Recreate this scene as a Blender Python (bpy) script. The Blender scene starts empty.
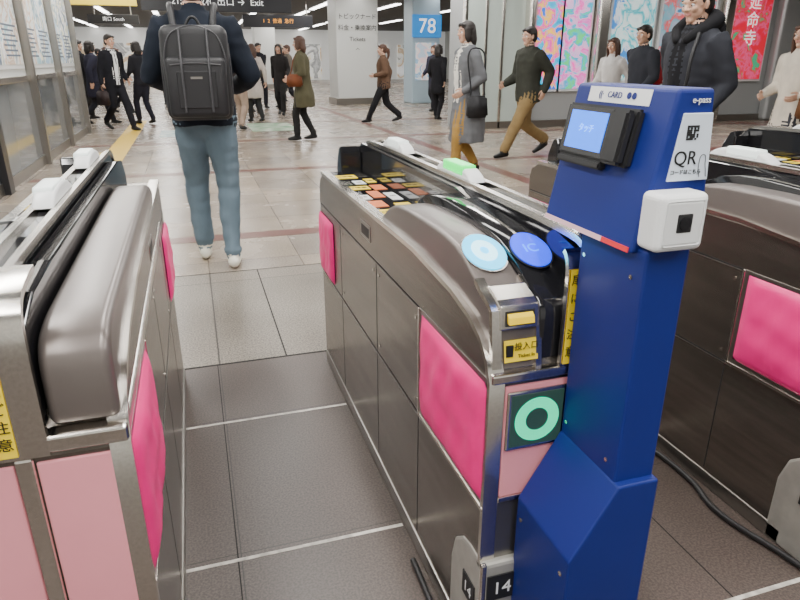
import bpy, bmesh, math, random
import numpy as np
from mathutils import Vector, Matrix, Euler, kdtree
random.seed(4)
scene = bpy.context.scene
COL = scene.collection

# ------------------------------------------------------------------ materials
MATS = {}
def mat(name, col=(.5,.5,.5), rough=.5, metal=0., emit=None, es=1., noise=0., nscale=20., bump=0., bscale=80., col2=None, spec=None, stretch=None, coat=0., bdist=.01):
    if name in MATS: return MATS[name]
    m = bpy.data.materials.new(name); m.use_nodes = True
    nt = m.node_tree; b = nt.nodes['Principled BSDF']
    b.inputs['Base Color'].default_value = (*col, 1)
    b.inputs['Roughness'].default_value = rough
    b.inputs['Metallic'].default_value = metal
    if coat: b.inputs['Coat Weight'].default_value = coat
    if spec is not None: b.inputs['Specular IOR Level'].default_value = spec
    if emit:
        b.inputs['Emission Color'].default_value = (*emit, 1)
        b.inputs['Emission Strength'].default_value = es
    tc = nt.nodes.new('ShaderNodeTexCoord'); mp = nt.nodes.new('ShaderNodeMapping')
    nt.links.new(tc.outputs['Object'], mp.inputs['Vector'])
    if stretch: mp.inputs['Scale'].default_value = stretch
    if noise or col2:
        n = nt.nodes.new('ShaderNodeTexNoise'); n.inputs['Scale'].default_value = nscale; n.inputs['Detail'].default_value = 5
        nt.links.new(mp.outputs[0], n.inputs['Vector'])
        r = nt.nodes.new('ShaderNodeValToRGB'); r.color_ramp.elements[0].position = .35; r.color_ramp.elements[1].position = .65
        c2 = col2 if col2 else tuple(min(1, c*(1+noise)) for c in col)
        c1 = col if col2 else tuple(c*(1-noise) for c in col)
        r.color_ramp.elements[0].color = (*c1, 1); r.color_ramp.elements[1].color = (*c2, 1)
        nt.links.new(n.outputs['Fac'], r.inputs[0]); nt.links.new(r.outputs[0], b.inputs['Base Color'])
    if bump:
        n2 = nt.nodes.new('ShaderNodeTexNoise'); n2.inputs['Scale'].default_value = bscale; n2.inputs['Detail'].default_value = 3
        nt.links.new(mp.outputs[0], n2.inputs['Vector'])
        bp = nt.nodes.new('ShaderNodeBump'); bp.inputs['Strength'].default_value = bump; bp.inputs['Distance'].default_value = bdist
        nt.links.new(n2.outputs['Fac'], bp.inputs['Height']); nt.links.new(bp.outputs[0], b.inputs['Normal'])
    MATS[name] = m
    return m

def poster_mat(name, cols, scale=2., es=1.2, seed=0.):
    m = bpy.data.materials.new(name); m.use_nodes = True
    nt = m.node_tree; b = nt.nodes['Principled BSDF']
    tc = nt.nodes.new('ShaderNodeTexCoord'); mp = nt.nodes.new('ShaderNodeMapping')
    mp.inputs['Location'].default_value = (seed, seed*.7, seed*1.3)
    nt.links.new(tc.outputs['Object'], mp.inputs['Vector'])
    v = nt.nodes.new('ShaderNodeTexNoise'); v.inputs['Scale'].default_value = scale; v.inputs['Detail'].default_value = 5; v.inputs['Distortion'].default_value = .7
    nt.links.new(mp.outputs[0], v.inputs['Vector'])
    r = nt.nodes.new('ShaderNodeValToRGB'); r.color_ramp.interpolation = 'LINEAR'
    els = r.color_ramp.elements
    n = len(cols)
    els[0].position = .3; els[0].color = (*cols[0], 1); els[1].position = .42; els[1].color = (*cols[1], 1)
    for i in range(2, n):
        e = els.new(.42 + .26*(i-1)/(n-1)); e.color = (*cols[i], 1)
    nt.links.new(v.outputs['Fac'], r.inputs[0]); nt.links.new(r.outputs[0], b.inputs['Base Color'])
    nt.links.new(r.outputs[0], b.inputs['Emission Color']); b.inputs['Emission Strength'].default_value = es
    b.inputs['Roughness'].default_value = .3
    return m

def tile_mat(name, c1, c2, cm, w, h, mortar=.006, rough=.3, speck=.25, sscale=160., patch=None):
    m = bpy.data.materials.new(name); m.use_nodes = True
    nt = m.node_tree; b = nt.nodes['Principled BSDF']
    tc = nt.nodes.new('ShaderNodeTexCoord')
    br = nt.nodes.new('ShaderNodeTexBrick'); br.offset = 0.; br.inputs['Scale'].default_value = 1
    br.inputs['Color1'].default_value = (*c1, 1); br.inputs['Color2'].default_value = (*c2, 1); br.inputs['Mortar'].default_value = (*cm, 1)
    br.inputs['Mortar Size'].default_value = mortar; br.inputs['Brick Width'].default_value = w; br.inputs['Row Height'].default_value = h
    br.inputs['Mortar Smooth'].default_value = .1
    nt.links.new(tc.outputs['Object'], br.inputs['Vector'])
    n = nt.nodes.new('ShaderNodeTexNoise'); n.inputs['Scale'].default_value = sscale; n.inputs['Detail'].default_value = 2
    nt.links.new(tc.outputs['Object'], n.inputs['Vector'])
    r = nt.nodes.new('ShaderNodeValToRGB'); r.color_ramp.elements[0].position = .38; r.color_ramp.elements[1].position = .62
    r.color_ramp.elements[0].color = (1-speck, 1-speck, 1-speck, 1); r.color_ramp.elements[1].color = (1+speck, 1+speck, 1+speck, 1)
    nt.links.new(n.outputs['Fac'], r.inputs[0])
    n3 = nt.nodes.new('ShaderNodeTexNoise'); n3.inputs['Scale'].default_value = 1.7; n3.inputs['Detail'].default_value = 5
    nt.links.new(tc.outputs['Object'], n3.inputs['Vector'])
    r3 = nt.nodes.new('ShaderNodeValToRGB'); r3.color_ramp.elements[0].position = .3; r3.color_ramp.elements[1].position = .7
    r3.color_ramp.elements[0].color = (.74, .72, .70, 1); r3.color_ramp.elements[1].color = (1.1, 1.1, 1.1, 1)
    nt.links.new(n3.outputs['Fac'], r3.inputs[0])
    mx = nt.nodes.new('ShaderNodeMixRGB'); mx.blend_type = 'MULTIPLY'; mx.inputs[0].default_value = 1
    nt.links.new(br.outputs[0], mx.inputs[1]); nt.links.new(r.outputs[0], mx.inputs[2])
    mx2 = nt.nodes.new('ShaderNodeMixRGB'); mx2.blend_type = 'MULTIPLY'; mx2.inputs[0].default_value = 1
    nt.links.new(mx.outputs[0], mx2.inputs[1]); nt.links.new(r3.outputs[0], mx2.inputs[2])
    nt.links.new(mx2.outputs[0], b.inputs['Base Color'])
    rr = nt.nodes.new('ShaderNodeMapRange'); rr.inputs['To Min'].default_value = rough-.08; rr.inputs['To Max'].default_value = rough+.12
    nt.links.new(n3.outputs['Fac'], rr.inputs['Value']); nt.links.new(rr.outputs[0], b.inputs['Roughness'])
    return m

# ------------------------------------------------------------------ helpers
def root(name, loc=(0,0,0), rz=0., s=1.):
    e = bpy.data.objects.new(name, None); e.location = loc; e.rotation_euler = (0,0,rz); e.scale = (s,s,s)
    e.empty_display_size = .1
    COL.objects.link(e); return e

def mk(name, me, m, parent, smooth=False, loc=(0,0,0), rot=(0,0,0)):
    if m is not None and len(me.materials) == 0: me.materials.append(m)
    o = bpy.data.objects.new(name, me); COL.objects.link(o)
    o.location = loc; o.rotation_euler = rot
    if parent is not None: o.parent = parent
    if smooth:
        for p in me.polygons: p.use_smooth = True
        if smooth == 'auto': me.set_sharp_from_angle(angle=math.radians(32))
    return o

def from_bm(name, bm, m, parent, smooth=False, **k):
    bmesh.ops.recalc_face_normals(bm, faces=bm.faces)
    me = bpy.data.meshes.new(name); bm.to_mesh(me); bm.free()
    return mk(name, me, m, parent, smooth, **k)

def box(name, parent, x, y, z, m, bevel=0., seg=2, **k):
    bm = bmesh.new()
    bmesh.ops.create_cube(bm, size=1)
    for v in bm.verts:
        v.co = Vector(((x[0]+x[1])/2+v.co.x*(x[1]-x[0]), (y[0]+y[1])/2+v.co.y*(y[1]-y[0]), (z[0]+z[1])/2+v.co.z*(z[1]-z[0])))
    if bevel: bmesh.ops.bevel(bm, geom=bm.edges[:]+bm.verts[:], offset=bevel, segments=seg, profile=.5, affect='EDGES')
    return from_bm(name, bm, m, parent, **k)

def chaikin(p, n=2):
    for _ in range(n):
        q = []
        for i in range(len(p)):
            a = p[i]; b = p[(i+1)%len(p)]
            q.append((a[0]*.75+b[0]*.25, a[1]*.75+b[1]*.25)); q.append((a[0]*.25+b[0]*.75, a[1]*.25+b[1]*.75))
        p = q
    return p
def chaikin_open(p, n=2):
    for _ in range(n):
        q = [p[0]]
        for i in range(len(p)-1):
            a = p[i]; b = p[i+1]
            q.append((a[0]*.75+b[0]*.25, a[1]*.75+b[1]*.25)); q.append((a[0]*.25+b[0]*.75, a[1]*.25+b[1]*.75))
        q.append(p[-1]); p = q
    return p

def prism(name, parent, prof, x0, x1, m, bevel=0., seg=2, axis='x', smooth=False):
    """profile in (y,z) extruded along x, or (x,z) along y, or (x,y) along z"""
    bm = bmesh.new()
    def P(a, b, t):
        return (t,a,b) if axis=='x' else ((a,t,b) if axis=='y' else (a,b,t))
    va = [bm.verts.new(P(a,b,x0)) for a,b in prof]; vb = [bm.verts.new(P(a,b,x1)) for a,b in prof]
    ca = bm.faces.new(va); cb = bm.faces.new(vb[::-1])
    n = len(prof)
    for i in range(n): bm.faces.new((va[i], vb[i], vb[(i+1)%n], va[(i+1)%n]))
    bmesh.ops.recalc_face_normals(bm, faces=bm.faces)
    if bevel:
        if smooth: es = list(set(list(ca.edges)+list(cb.edges)))
        else: es = [e for e in bm.edges if len(e.link_faces)==2 and e.calc_face_angle(0) > .5]
        bmesh.ops.bevel(bm, geom=es, offset=bevel, segments=seg, profile=.5, affect='EDGES')
    return from_bm(name, bm, m, parent, 'auto' if smooth else False)

def rect3(name, parent, p0, du, dv, m):
    p0 = Vector(p0); du = Vector(du); dv = Vector(dv); n = du.cross(dv).normalized()*.0012
    bm = bmesh.new()
    a = [bm.verts.new(p) for p in (p0, p0+du, p0+du+dv, p0+dv)]
    b = [bm.verts.new(v.co+n) for v in a]
    bm.faces.new(a[::-1]); bm.faces.new(b)
    for i in range(4): bm.faces.new((a[i], a[(i+1)%4], b[(i+1)%4], b[i]))
    return from_bm(name, bm, m, parent)

def disc(name, parent, c, rx, ry, m, n=40, rot=(0,0,0), inner=0., thick=.0015):
    bm = bmesh.new()
    def ring(k, z): return [bm.verts.new((rx*k*math.cos(2*math.pi*i/n), ry*k*math.sin(2*math.pi*i/n), z)) for i in range(n)]
    o1 = ring(1, thick); o0 = ring(1, 0)
    for i in range(n): bm.faces.new((o0[i], o0[(i+1)%n], o1[(i+1)%n], o1[i]))
    if inner:
        i1 = ring(inner, thick)
        for i in range(n): bm.faces.new((o1[i], o1[(i+1)%n], i1[(i+1)%n], i1[i]))
    else: bm.faces.new(o1)
    me = bpy.data.meshes.new(name); bm.to_mesh(me); bm.free()
    return mk(name, me, m, parent, loc=c, rot=rot)

def text(name, parent, s, size, loc, rot, m, align='CENTER', extrude=.0004):
    c = bpy.data.curves.new(name, 'FONT'); c.body = s; c.size = size; c.align_x = align; c.align_y = 'CENTER'; c.extrude = extrude
    c.materials.append(m)
    o = bpy.data.objects.new(name, c); COL.objects.link(o); o.location = loc; o.rotation_euler = rot; o.parent = parent
    return o
FRONT = (math.pi/2, 0, 0); LEFTF = (math.pi/2, 0, -math.pi/2); RIGHTF = (math.pi/2, 0, math.pi/2)

def wire(name, parent, pts, r, m, cyclic=False):
    c = bpy.data.curves.new(name, 'CURVE'); c.dimensions = '3D'; c.bevel_depth = r; c.bevel_resolution = 3
    sp = c.splines.new('BEZIER'); sp.bezier_points.add(len(pts)-1)
    for b, p in zip(sp.bezier_points, pts):
        b.co = p; b.handle_left_type = b.handle_right_type = 'AUTO'
    sp.use_cyclic_u = cyclic
    c.materials.append(m)
    o = bpy.data.objects.new(name, c); COL.objects.link(o)
    if parent: o.parent = parent
    return o

def band(name, parent, prof, th, x0, x1, m):
    """strip following open (y,z) profile with thickness th inward"""
    pts = [Vector(p) for p in prof]; inn = []
    for i, p in enumerate(pts):
        t = (pts[min(i+1, len(pts)-1)]-pts[max(i-1, 0)]).normalized()
        inn.append(p + Vector((t.y, -t.x))*th)
    bm = bmesh.new(); R = []
    for x in (x0, x1):
        R.append(([bm.verts.new((x, p.x, p.y)) for p in pts], [bm.verts.new((x, p.x, p.y)) for p in inn]))
    (a, ai), (b, bi) = R
    for i in range(len(pts)-1):
        bm.faces.new((a[i], a[i+1], b[i+1], b[i])); bm.faces.new((ai[i], ai[i+1], bi[i+1], bi[i]))
        bm.faces.new((a[i], a[i+1], ai[i+1], ai[i])); bm.faces.new((b[i], b[i+1], bi[i+1], bi[i]))
    bm.faces.new((a[0], b[0], bi[0], ai[0])); bm.faces.new((a[-1], b[-1], bi[-1], ai[-1]))
    return from_bm(name, bm, m, parent, 'auto')

def pad(name, parent, x, d, y0, y1, z0, z1, m, th=.016):
    n = 24; bm = bmesh.new(); G = []
    for i in range(n+1):
        row = []
        for j in range(n+1):
            u = i/n; w = j/n
            e = (1-abs(2*u-1)**5)*(1-abs(2*w-1)**5)
            wr = .0022*math.sin(9*u+5*w)+.0016*math.sin(17*w-4*u)+.0012*math.sin(23*u)+.0012*math.sin(31*u+12*w)
            row.append(bm.verts.new((x+d*(th*e**.5+wr*e), y0+(y1-y0)*u, z0+(z1-z0)*w)))
        G.append(row)
    for i in range(n):
        for j in range(n): bm.faces.new((G[i][j], G[i+1][j], G[i+1][j+1], G[i][j+1]))
    return from_bm(name, bm, m, parent, True)

# ------------------------------------------------------------------ palette
M_body = mat('gate_body_metal', (.235,.21,.185), .27, .9, noise=.14, nscale=3, bump=.02, bscale=60, stretch=(1,1,12))
M_steel = mat('brushed_steel', (.76,.72,.66), .20, 1., noise=.08, nscale=8, stretch=(20,1,20))
M_steeld = mat('steel_dark', (.30,.285,.26), .28, .9)
M_black = mat('black_gloss', (.012,.012,.014), .08, 0., coat=.4)
M_blackm = mat('black_matte', (.015,.015,.016), .5)
M_cover = mat('cover_taupe', (.175,.150,.138), .32, .4, noise=.05, nscale=5)
M_pinkpad = mat('pink_pad', (.93,.016,.24), .40, bump=.15, bscale=14)
M_pink = mat('pink_panel', (.82,.31,.36), .4, noise=.04, nscale=4)
M_yellow = mat('yellow_label', (.95,.70,.02), .4)
M_yellowd = mat('yellow_slot', (.85,.6,.01), .4, emit=(.9,.6,.02), es=.3)
M_ink = mat('label_ink', (.01,.01,.01), .6)
M_white = mat('white_plastic', (.82,.83,.83), .35)
M_whiteglow = mat('lamp_white', (.8,.85,.83), .3, emit=(.85,1,.95), es=.8)
M_green = mat('lamp_green', (.0,.6,.1), .3, emit=(.0,1.,.12), es=1.8)
M_ring = mat('ring_green', (.0,.5,.3), .3, emit=(.0,.9,.42), es=2.2)
M_plinth = mat('plinth_grey', (.42,.41,.37), .4, .4, noise=.08)
M_cyan = mat('reader_cyan', (.05,.5,.85), .3, emit=(.03,.62,1.), es=1.9)
M_blueo = mat('reader_blue', (.01,.04,.8), .3, emit=(.002,.045,1.), es=1.7)
M_orange = mat('card_orange', (.75,.18,.04), .4)
M_seam = mat('seam_dark', (.01,.01,.01), .8)
M_kblue = mat('kiosk_blue', (.006,.017,.16), .5, .0, spec=.35, noise=.06, nscale=3)
M_screen = mat('kiosk_screen', (.02,.15,.7), .2, emit=(.01,.17,1.), es=2.)
M_red = mat('red_vivid', (.7,.02,.03), .4)

# ------------------------------------------------------------------ ticket gate
def ticket_gate(cx, num, near_lamp=None, readers=True, label_x=-.052, leftz=.47):
    g = root('ticket_gate', (cx, .95, 0))
    L = 1.69
    prof = [(.03,.0),(1.66,.0),(L,.05),(L,.80),(1.675,.835),(1.62,.865),(.45,.865),(.30,.857),(.18,.843),(.10,.823),(.05,.797),(.018,.765),(0,.735),(0,.44),(.0,.30),(.03,.28)]
    prism('body', g, prof, -.195, .195, M_body, .006)
    box('kick_base', g, (-.2,.2), (.1,1.67), (0,.05), M_steeld, .004)
    for sx in (-1, 1):
        band('end_trim', g, [(-.005,.30),(-.005,.735),(.012,.773),(.045,.808),(.10,.834),(.2,.855),(.45,.876),(1.62,.876)], .012, sx*.2, sx*.168, M_steel)
        xs = sx*.1955
        for z in (.44,.735) :
            box('seam', g, sorted((xs, xs-sx*.002)), (.38 if z<.5 else .40,1.67), (z-.002,z+.002), M_seam)
            box('seam_light', g, sorted((xs, xs+sx*.001)), (.38 if z<.5 else .40,1.67), (z-.006,z-.003), M_steeld)
        for y in (.405,.80,1.30):
            box('seam', g, sorted((xs, xs-sx*.002)), (y-.002,y+.002), (.06,.735), M_seam)
        box('side_slot', g, sorted((xs+sx*.001, xs-sx*.003)), (.86,.98), (.775,.825), M_steeld, .001)
        box('side_slot_dark', g, sorted((xs+sx*.002, xs-sx*.003)), (.875,.965), (.785,.815), M_blackm)
        box('pad_frame', g, sorted((xs, xs+sx*.003)), (-.001,.40), (.445,.738), M_steeld, .001)
        box('pad_frame_edge', g, sorted((xs, xs+sx*.006)), (.392,.40), (.445,.738), M_steel, .001)
        box('pad_frame_edge', g, sorted((xs, xs+sx*.006)), (-.001,.40), (.440,.448), M_steel, .001)
        pad('pink_pad_near', g, xs+sx*.003, sx, .006, .378, .462, .726, M_pinkpad)
        pad('pink_pad_far', g, xs+sx*.002, sx, 1.42, 1.685, .45, .70, M_pinkpad)
        for yy, zz in ((.43,.70),(.43,.47),(.77,.70),(.77,.47),(.83,.70),(1.27,.70),(1.27,.47)):
            disc('screw', g, (xs+sx*.0005,yy,zz), .005, .005, M_steel, 12, (0, sx*math.pi/2, 0))
    for yy, d in ((-.0, -1), (L, 1)):
        for x0, x1 in ((-.165,.032),(.062,.172)):
            box('end_pink_panel', g, (x0,x1), sorted((yy+d*.004, yy-d*.01)), (leftz if x0<0 else .29,.722), M_pink, .003)
    box('end_mid_strip', g, (.034,.060), (-.010,.01), (.29,.735), M_steel, .005)
    box('end_low_panel', g, (-.18,.032), (-.003,.01), (.30,.462), M_steeld, .003)
    if leftz>.4: box('end_low_edge', g, (-.168,.032), (-.007,.01), (.458,.470), M_steel, .002)
    prism('plinth_cap', g, [(-.02,0),(.15,0),(.15,.20),(.13,.27),(.09,.305),(.05,.315),(-.02,.315)], -.2, .2, M_plinth, .008)
    prism('plinth_edge', g, [(-.022,0),(-.01,0),(-.01,.318),(-.022,.318)], -.203, -.19, M_steel, .003)
    box('number_plate', g, (-.188,-.120), (-.0235,-.02), (.22,.285), M_blackm)
    text('number', g, num, .045, (-.154,-.0245,.25), FRONT, M_white)
    box('side_number_plate', g, (-.2035,-.2), (.01,.07), (.17,.23), M_blackm)
    text('side_number', g, num, .04, (-.2045,.04,.20), LEFTF, M_white)
    # ring display
    box('ring_frame', g, (-.162,-.034), (-.010,-.004), (.582,.712), M_steel, .004)
    box('ring_screen', g, (-.154,-.042), (-.0115,-.009), (.59,.704), mat('ring_panel',(.02,.03,.028),.35,emit=(.02,.07,.05),es=.6))
    bm = bmesh.new()
    for k, rr_ in enumerate((.026,.030,.034,.038,.042,.046)):
        n = int(2*math.pi*rr_/.0046)
        for i in range(n):
            a = 2*math.pi*(i+.5*(k%2))/n
            c0 = Vector((rr_*math.cos(a), 0, rr_*math.sin(a)))
            vs = [bm.verts.new(c0+Vector((.0019*math.cos(t), -.001, .0019*math.sin(t)))) for t in (0,1.05,2.09,3.14,4.19,5.24)]
            bm.faces.new(vs)
    from_bm('ring_leds', bm, M_ring, g, loc=(-.098,-.0118,.647))
    disc('ring_backlight', g, (-.098,-.0118,.647), .048, .048, mat('ring_back',(.0,.12,.07),.4,emit=(.0,.28,.15),es=.6), 48, FRONT, inner=.52, thick=.0002)
    # left reader console (sloping up from the slot to the reader, then flat)
    cp = chaikin([(.010,.742),(.014,.78),(.022,.850),(.028,.872),(.05,.880),(.10,.903),(.19,.941),(.26,.952),(.36,.955),(.58,.950),(.68,.93),(.78,.875),(.79,.82),(.2,.79)],1)
    prism('console_frame', g, cp, -.187, -.094, M_cover, .010, 3, smooth=True)
    for x0,x1 in ((-.191,-.172),(-.100,-.088)):
        band('console_trim', g, [(.003,.742),(.011,.80),(.020,.870),(.034,.880),(.07,.893),(.10,.908)], .012, x0, x1, M_steel)
    box('console_lip', g, (-.196,-.012), (-.010,.03), (.732,.752), M_steel, .004)
    prism('slot_bezel', g, [(.012,.832),(.017,.878),(.034,.886),(.075,.900),(.09,.89),(.08,.84)], -.176, -.096, M_steel, .003)
    prism('ticket_slot', g, [(.0105,.840),(.0155,.868),(.05,.886),(.055,.889),(.05,.840)], -.166, -.106, M_blackm)
    prism('ticket_slot_tongue', g, [(.003,.845),(.006,.858),(.045,.884),(.05,.846)], -.162, -.110, M_yellowd, .001)
    rect3('slot_label', g, (-.166,.0075,.768), (.070,0,0), (0,.007,.042), M_yellow)
    text('slot_text', g, '投入口', .017, (-.121,.0083,.797), FRONT, M_ink)
    text('slot_text_en', g, 'Ticket In', .010, (-.121,.0063,.779), FRONT, M_ink)
    box('slot_icon', g, (-.163,-.149), (.0065,.010), (.779,.802), M_ink)
    rt = .38
    if readers:
        zc = .9335
        disc('ic_reader_rim', g, (-.140,.172,zc+.0015), .046, .062, M_steel, 48, (rt,0,0))
        disc('ic_reader', g, (-.140,.172,zc+.0035), .0435, .058, M_cyan, 48, (rt,0,0))
        disc('ic_mark', g, (-.140,.172,zc+.0055), .026, .034, mat('reader_pale',(.5,.85,1),.3,emit=(.3,.85,1.),es=2.2), 30, (rt,0,0), inner=.35)
    box('deck_glass', g, (-.184,-.036), (.785,1.60), (.866,.874), M_black, .002)
    z = .8755
    items = [((-.18,-.105),(.80,.87),M_yellow),((-.17,-.12),(.91,1.0),M_orange),((-.095,-.045),(.84,.95),M_yellow),((-.178,-.14),(1.03,1.10),M_white),
             ((-.13,-.09),(1.05,1.16),M_orange),((-.08,-.045),(1.0,1.12),M_white),((-.18,-.10),(1.20,1.26),M_yellow),((-.09,-.045),(1.18,1.27),M_orange),
             ((-.17,-.14),(1.30,1.38),M_steel),((-.13,-.09),(1.30,1.37),M_white),((-.08,-.045),(1.32,1.40),M_yellow),((-.18,-.09),(1.43,1.50),M_yellow),((-.08,-.045),(1.46,1.54),M_steel)]
    for i,(xx,yy,m_) in enumerate(items):
        box('notice_%d'%i, g, xx, yy, (.874,z), m_)
        if m_ in (M_yellow, M_white):
            text('notice_text_%d'%i, g, 'ご注意' if m_ is M_yellow else 'IC', .022, ((xx[0]+xx[1])/2,(yy[0]+yy[1])/2,z+.0004), (0,0,0), M_ink)
    nose = chaikin([(.012,.74),(.012,.84),(.018,.876),(.06,.893),(.14,.935),(.22,.958),(.36,.968),(.55,.975),(.68,.955),(.80,.87),(.80,.74)],1)
    prism('shield_nose', g, nose, -.094, -.008, M_black, .003, smooth=True)
    prism('shield_wall', g, [(.5,.80),(.5,.972),(.6,.985),(1.60,.985),(1.66,.93),(1.68,.80)], -.034, -.008, M_black, .003)
    prism('shield_far_end', g, [(1.585,.80),(1.59,.95),(1.60,.975),(1.63,.965),(1.668,.90),(1.68,.80)], -.12, -.034, M_black, .006)
    if readers:
        disc('ic_reader_blue_rim', g, (-.050,.145,.9395), .043, .056, M_blackm, 48, (.42,0,0))
        disc('ic_reader_blue', g, (-.050,.145,.9415), .040, .053, M_blueo, 48, (.42,0,0))
        text('ic_mark_blue', g, 'IC', .034, (-.050,.145,.9445), (.42,0,0), mat('reader_blue_mark',(.02,.2,1),.3,emit=(.02,.2,1.),es=2.2))
    bp = chaikin_open([(-.008,.72),(-.008,.90),(-.004,.955),(.02,.985),(.07,.997),(.35,1.003),(1.50,1.003),(1.61,.995),(1.67,.945),(1.692,.85),(1.694,.30)],2)
    band('shield_band', g, bp, .014, -.010, .006, M_steel)
    band('shield_band', g, bp, .014, .040, .054, M_steel)
    web = [(.008,.74),(.006,.93),(.03,.96),(.14,.985),(.35,.992),(1.55,.992),(1.61,.975),(1.66,.92),(1.68,.74)]
    prism('shield_web', g, web, -.008, .050, M_black)
    fp = chaikin_open([(-.0085,.735),(-.0085,.90),(-.007,.950),(.002,.972),(.012,.980)],2)
    band('front_plate', g, fp, .010, -.056, -.006, M_steel)
    fp2 = chaikin_open([(-.009,.735),(-.009,.90),(-.004,.958),(.02,.988),(.07,.999),(.12,1.002)],2)
    band('front_plate_upper', g, fp2, .012, -.006, .086, M_steel)
    prism('right_well', g, [(.01,.74),(.0,.90),(.02,.94),(.10,.965),(.25,.972),(1.45,.972),(1.60,.955),(1.66,.90),(1.68,.74)], .052, .084, M_black, .003)
    lz0, lz1 = (.757,.945) if label_x<0 else (.742,.902)
    rect3('warning_label', g, (label_x,-.0102,lz0), (.026,0,0), (0,.0,lz1-lz0), M_yellow)
    for i, ch in enumerate('扉にご注意'):
        text('warning_text_%d'%i, g, ch, .023, (label_x+.013,-.0120,lz1-.020-(lz1-lz0-.03)/4.4*i), FRONT, M_ink)
    for i, yy in enumerate((.69, 1.26)):
        gr = bool(near_lamp and i==0)
        gm = near_lamp if gr else M_whiteglow
        hp_ = chaikin([(yy-.14,.99),(yy-.115,1.018),(yy-.06,1.034),(yy+.06,1.034),(yy+.115,1.018),(yy+.14,.99)],2)
        prism('lamp_housing', g, hp_, -.004, .042, M_white, .009, 3, smooth=True)
        box('lamp', g, (-.0065,.036), (yy-.075,yy+(.065 if gr else .05)), (1.010,1.0375), gm, .005)
    # right hand lid
    lp = chaikin([(.012,.765),(.006,.80),(.008,.86),(.014,.888),(.035,.912),(.08,.924),(.16,.928),(1.1,.935),(1.25,.925),(1.33,.90),(1.36,.865),(1.36,.80),(.2,.78)],2)
    prism('lid_cover', g, lp, .088, .191, M_cover, .016, 5, smooth=True)
    box('lid_tray', g, (.082,.199), (-.010,1.4), (.738,.768), M_steel, .006, 3)
    return g

ticket_gate(-.347, '13', None, False, .018, .29)
ticket_gate(.675, '14', M_green)
ticket_gate(1.665, '15')
ticket_gate(2.655, '16', mat('lamp_red',(.7,.05,.02),.3,emit=(1,.08,.02),es=1.5))

wire('floor_cable', None, [(1.425,1.62,.012),(1.43,1.35,.012),(1.40,1.22,.012),(1.43,1.05,.012),(1.50,.86,.012),(1.7,.80,.012),(1.95,.70,.012)], .009, M_blackm)
wire('floor_cable', None, [(.45,1.30,.011),(.445,1.12,.011),(.43,1.0,.03),(.44,.88,.011),(.50,.80,.011)], .008, M_blackm)

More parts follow.
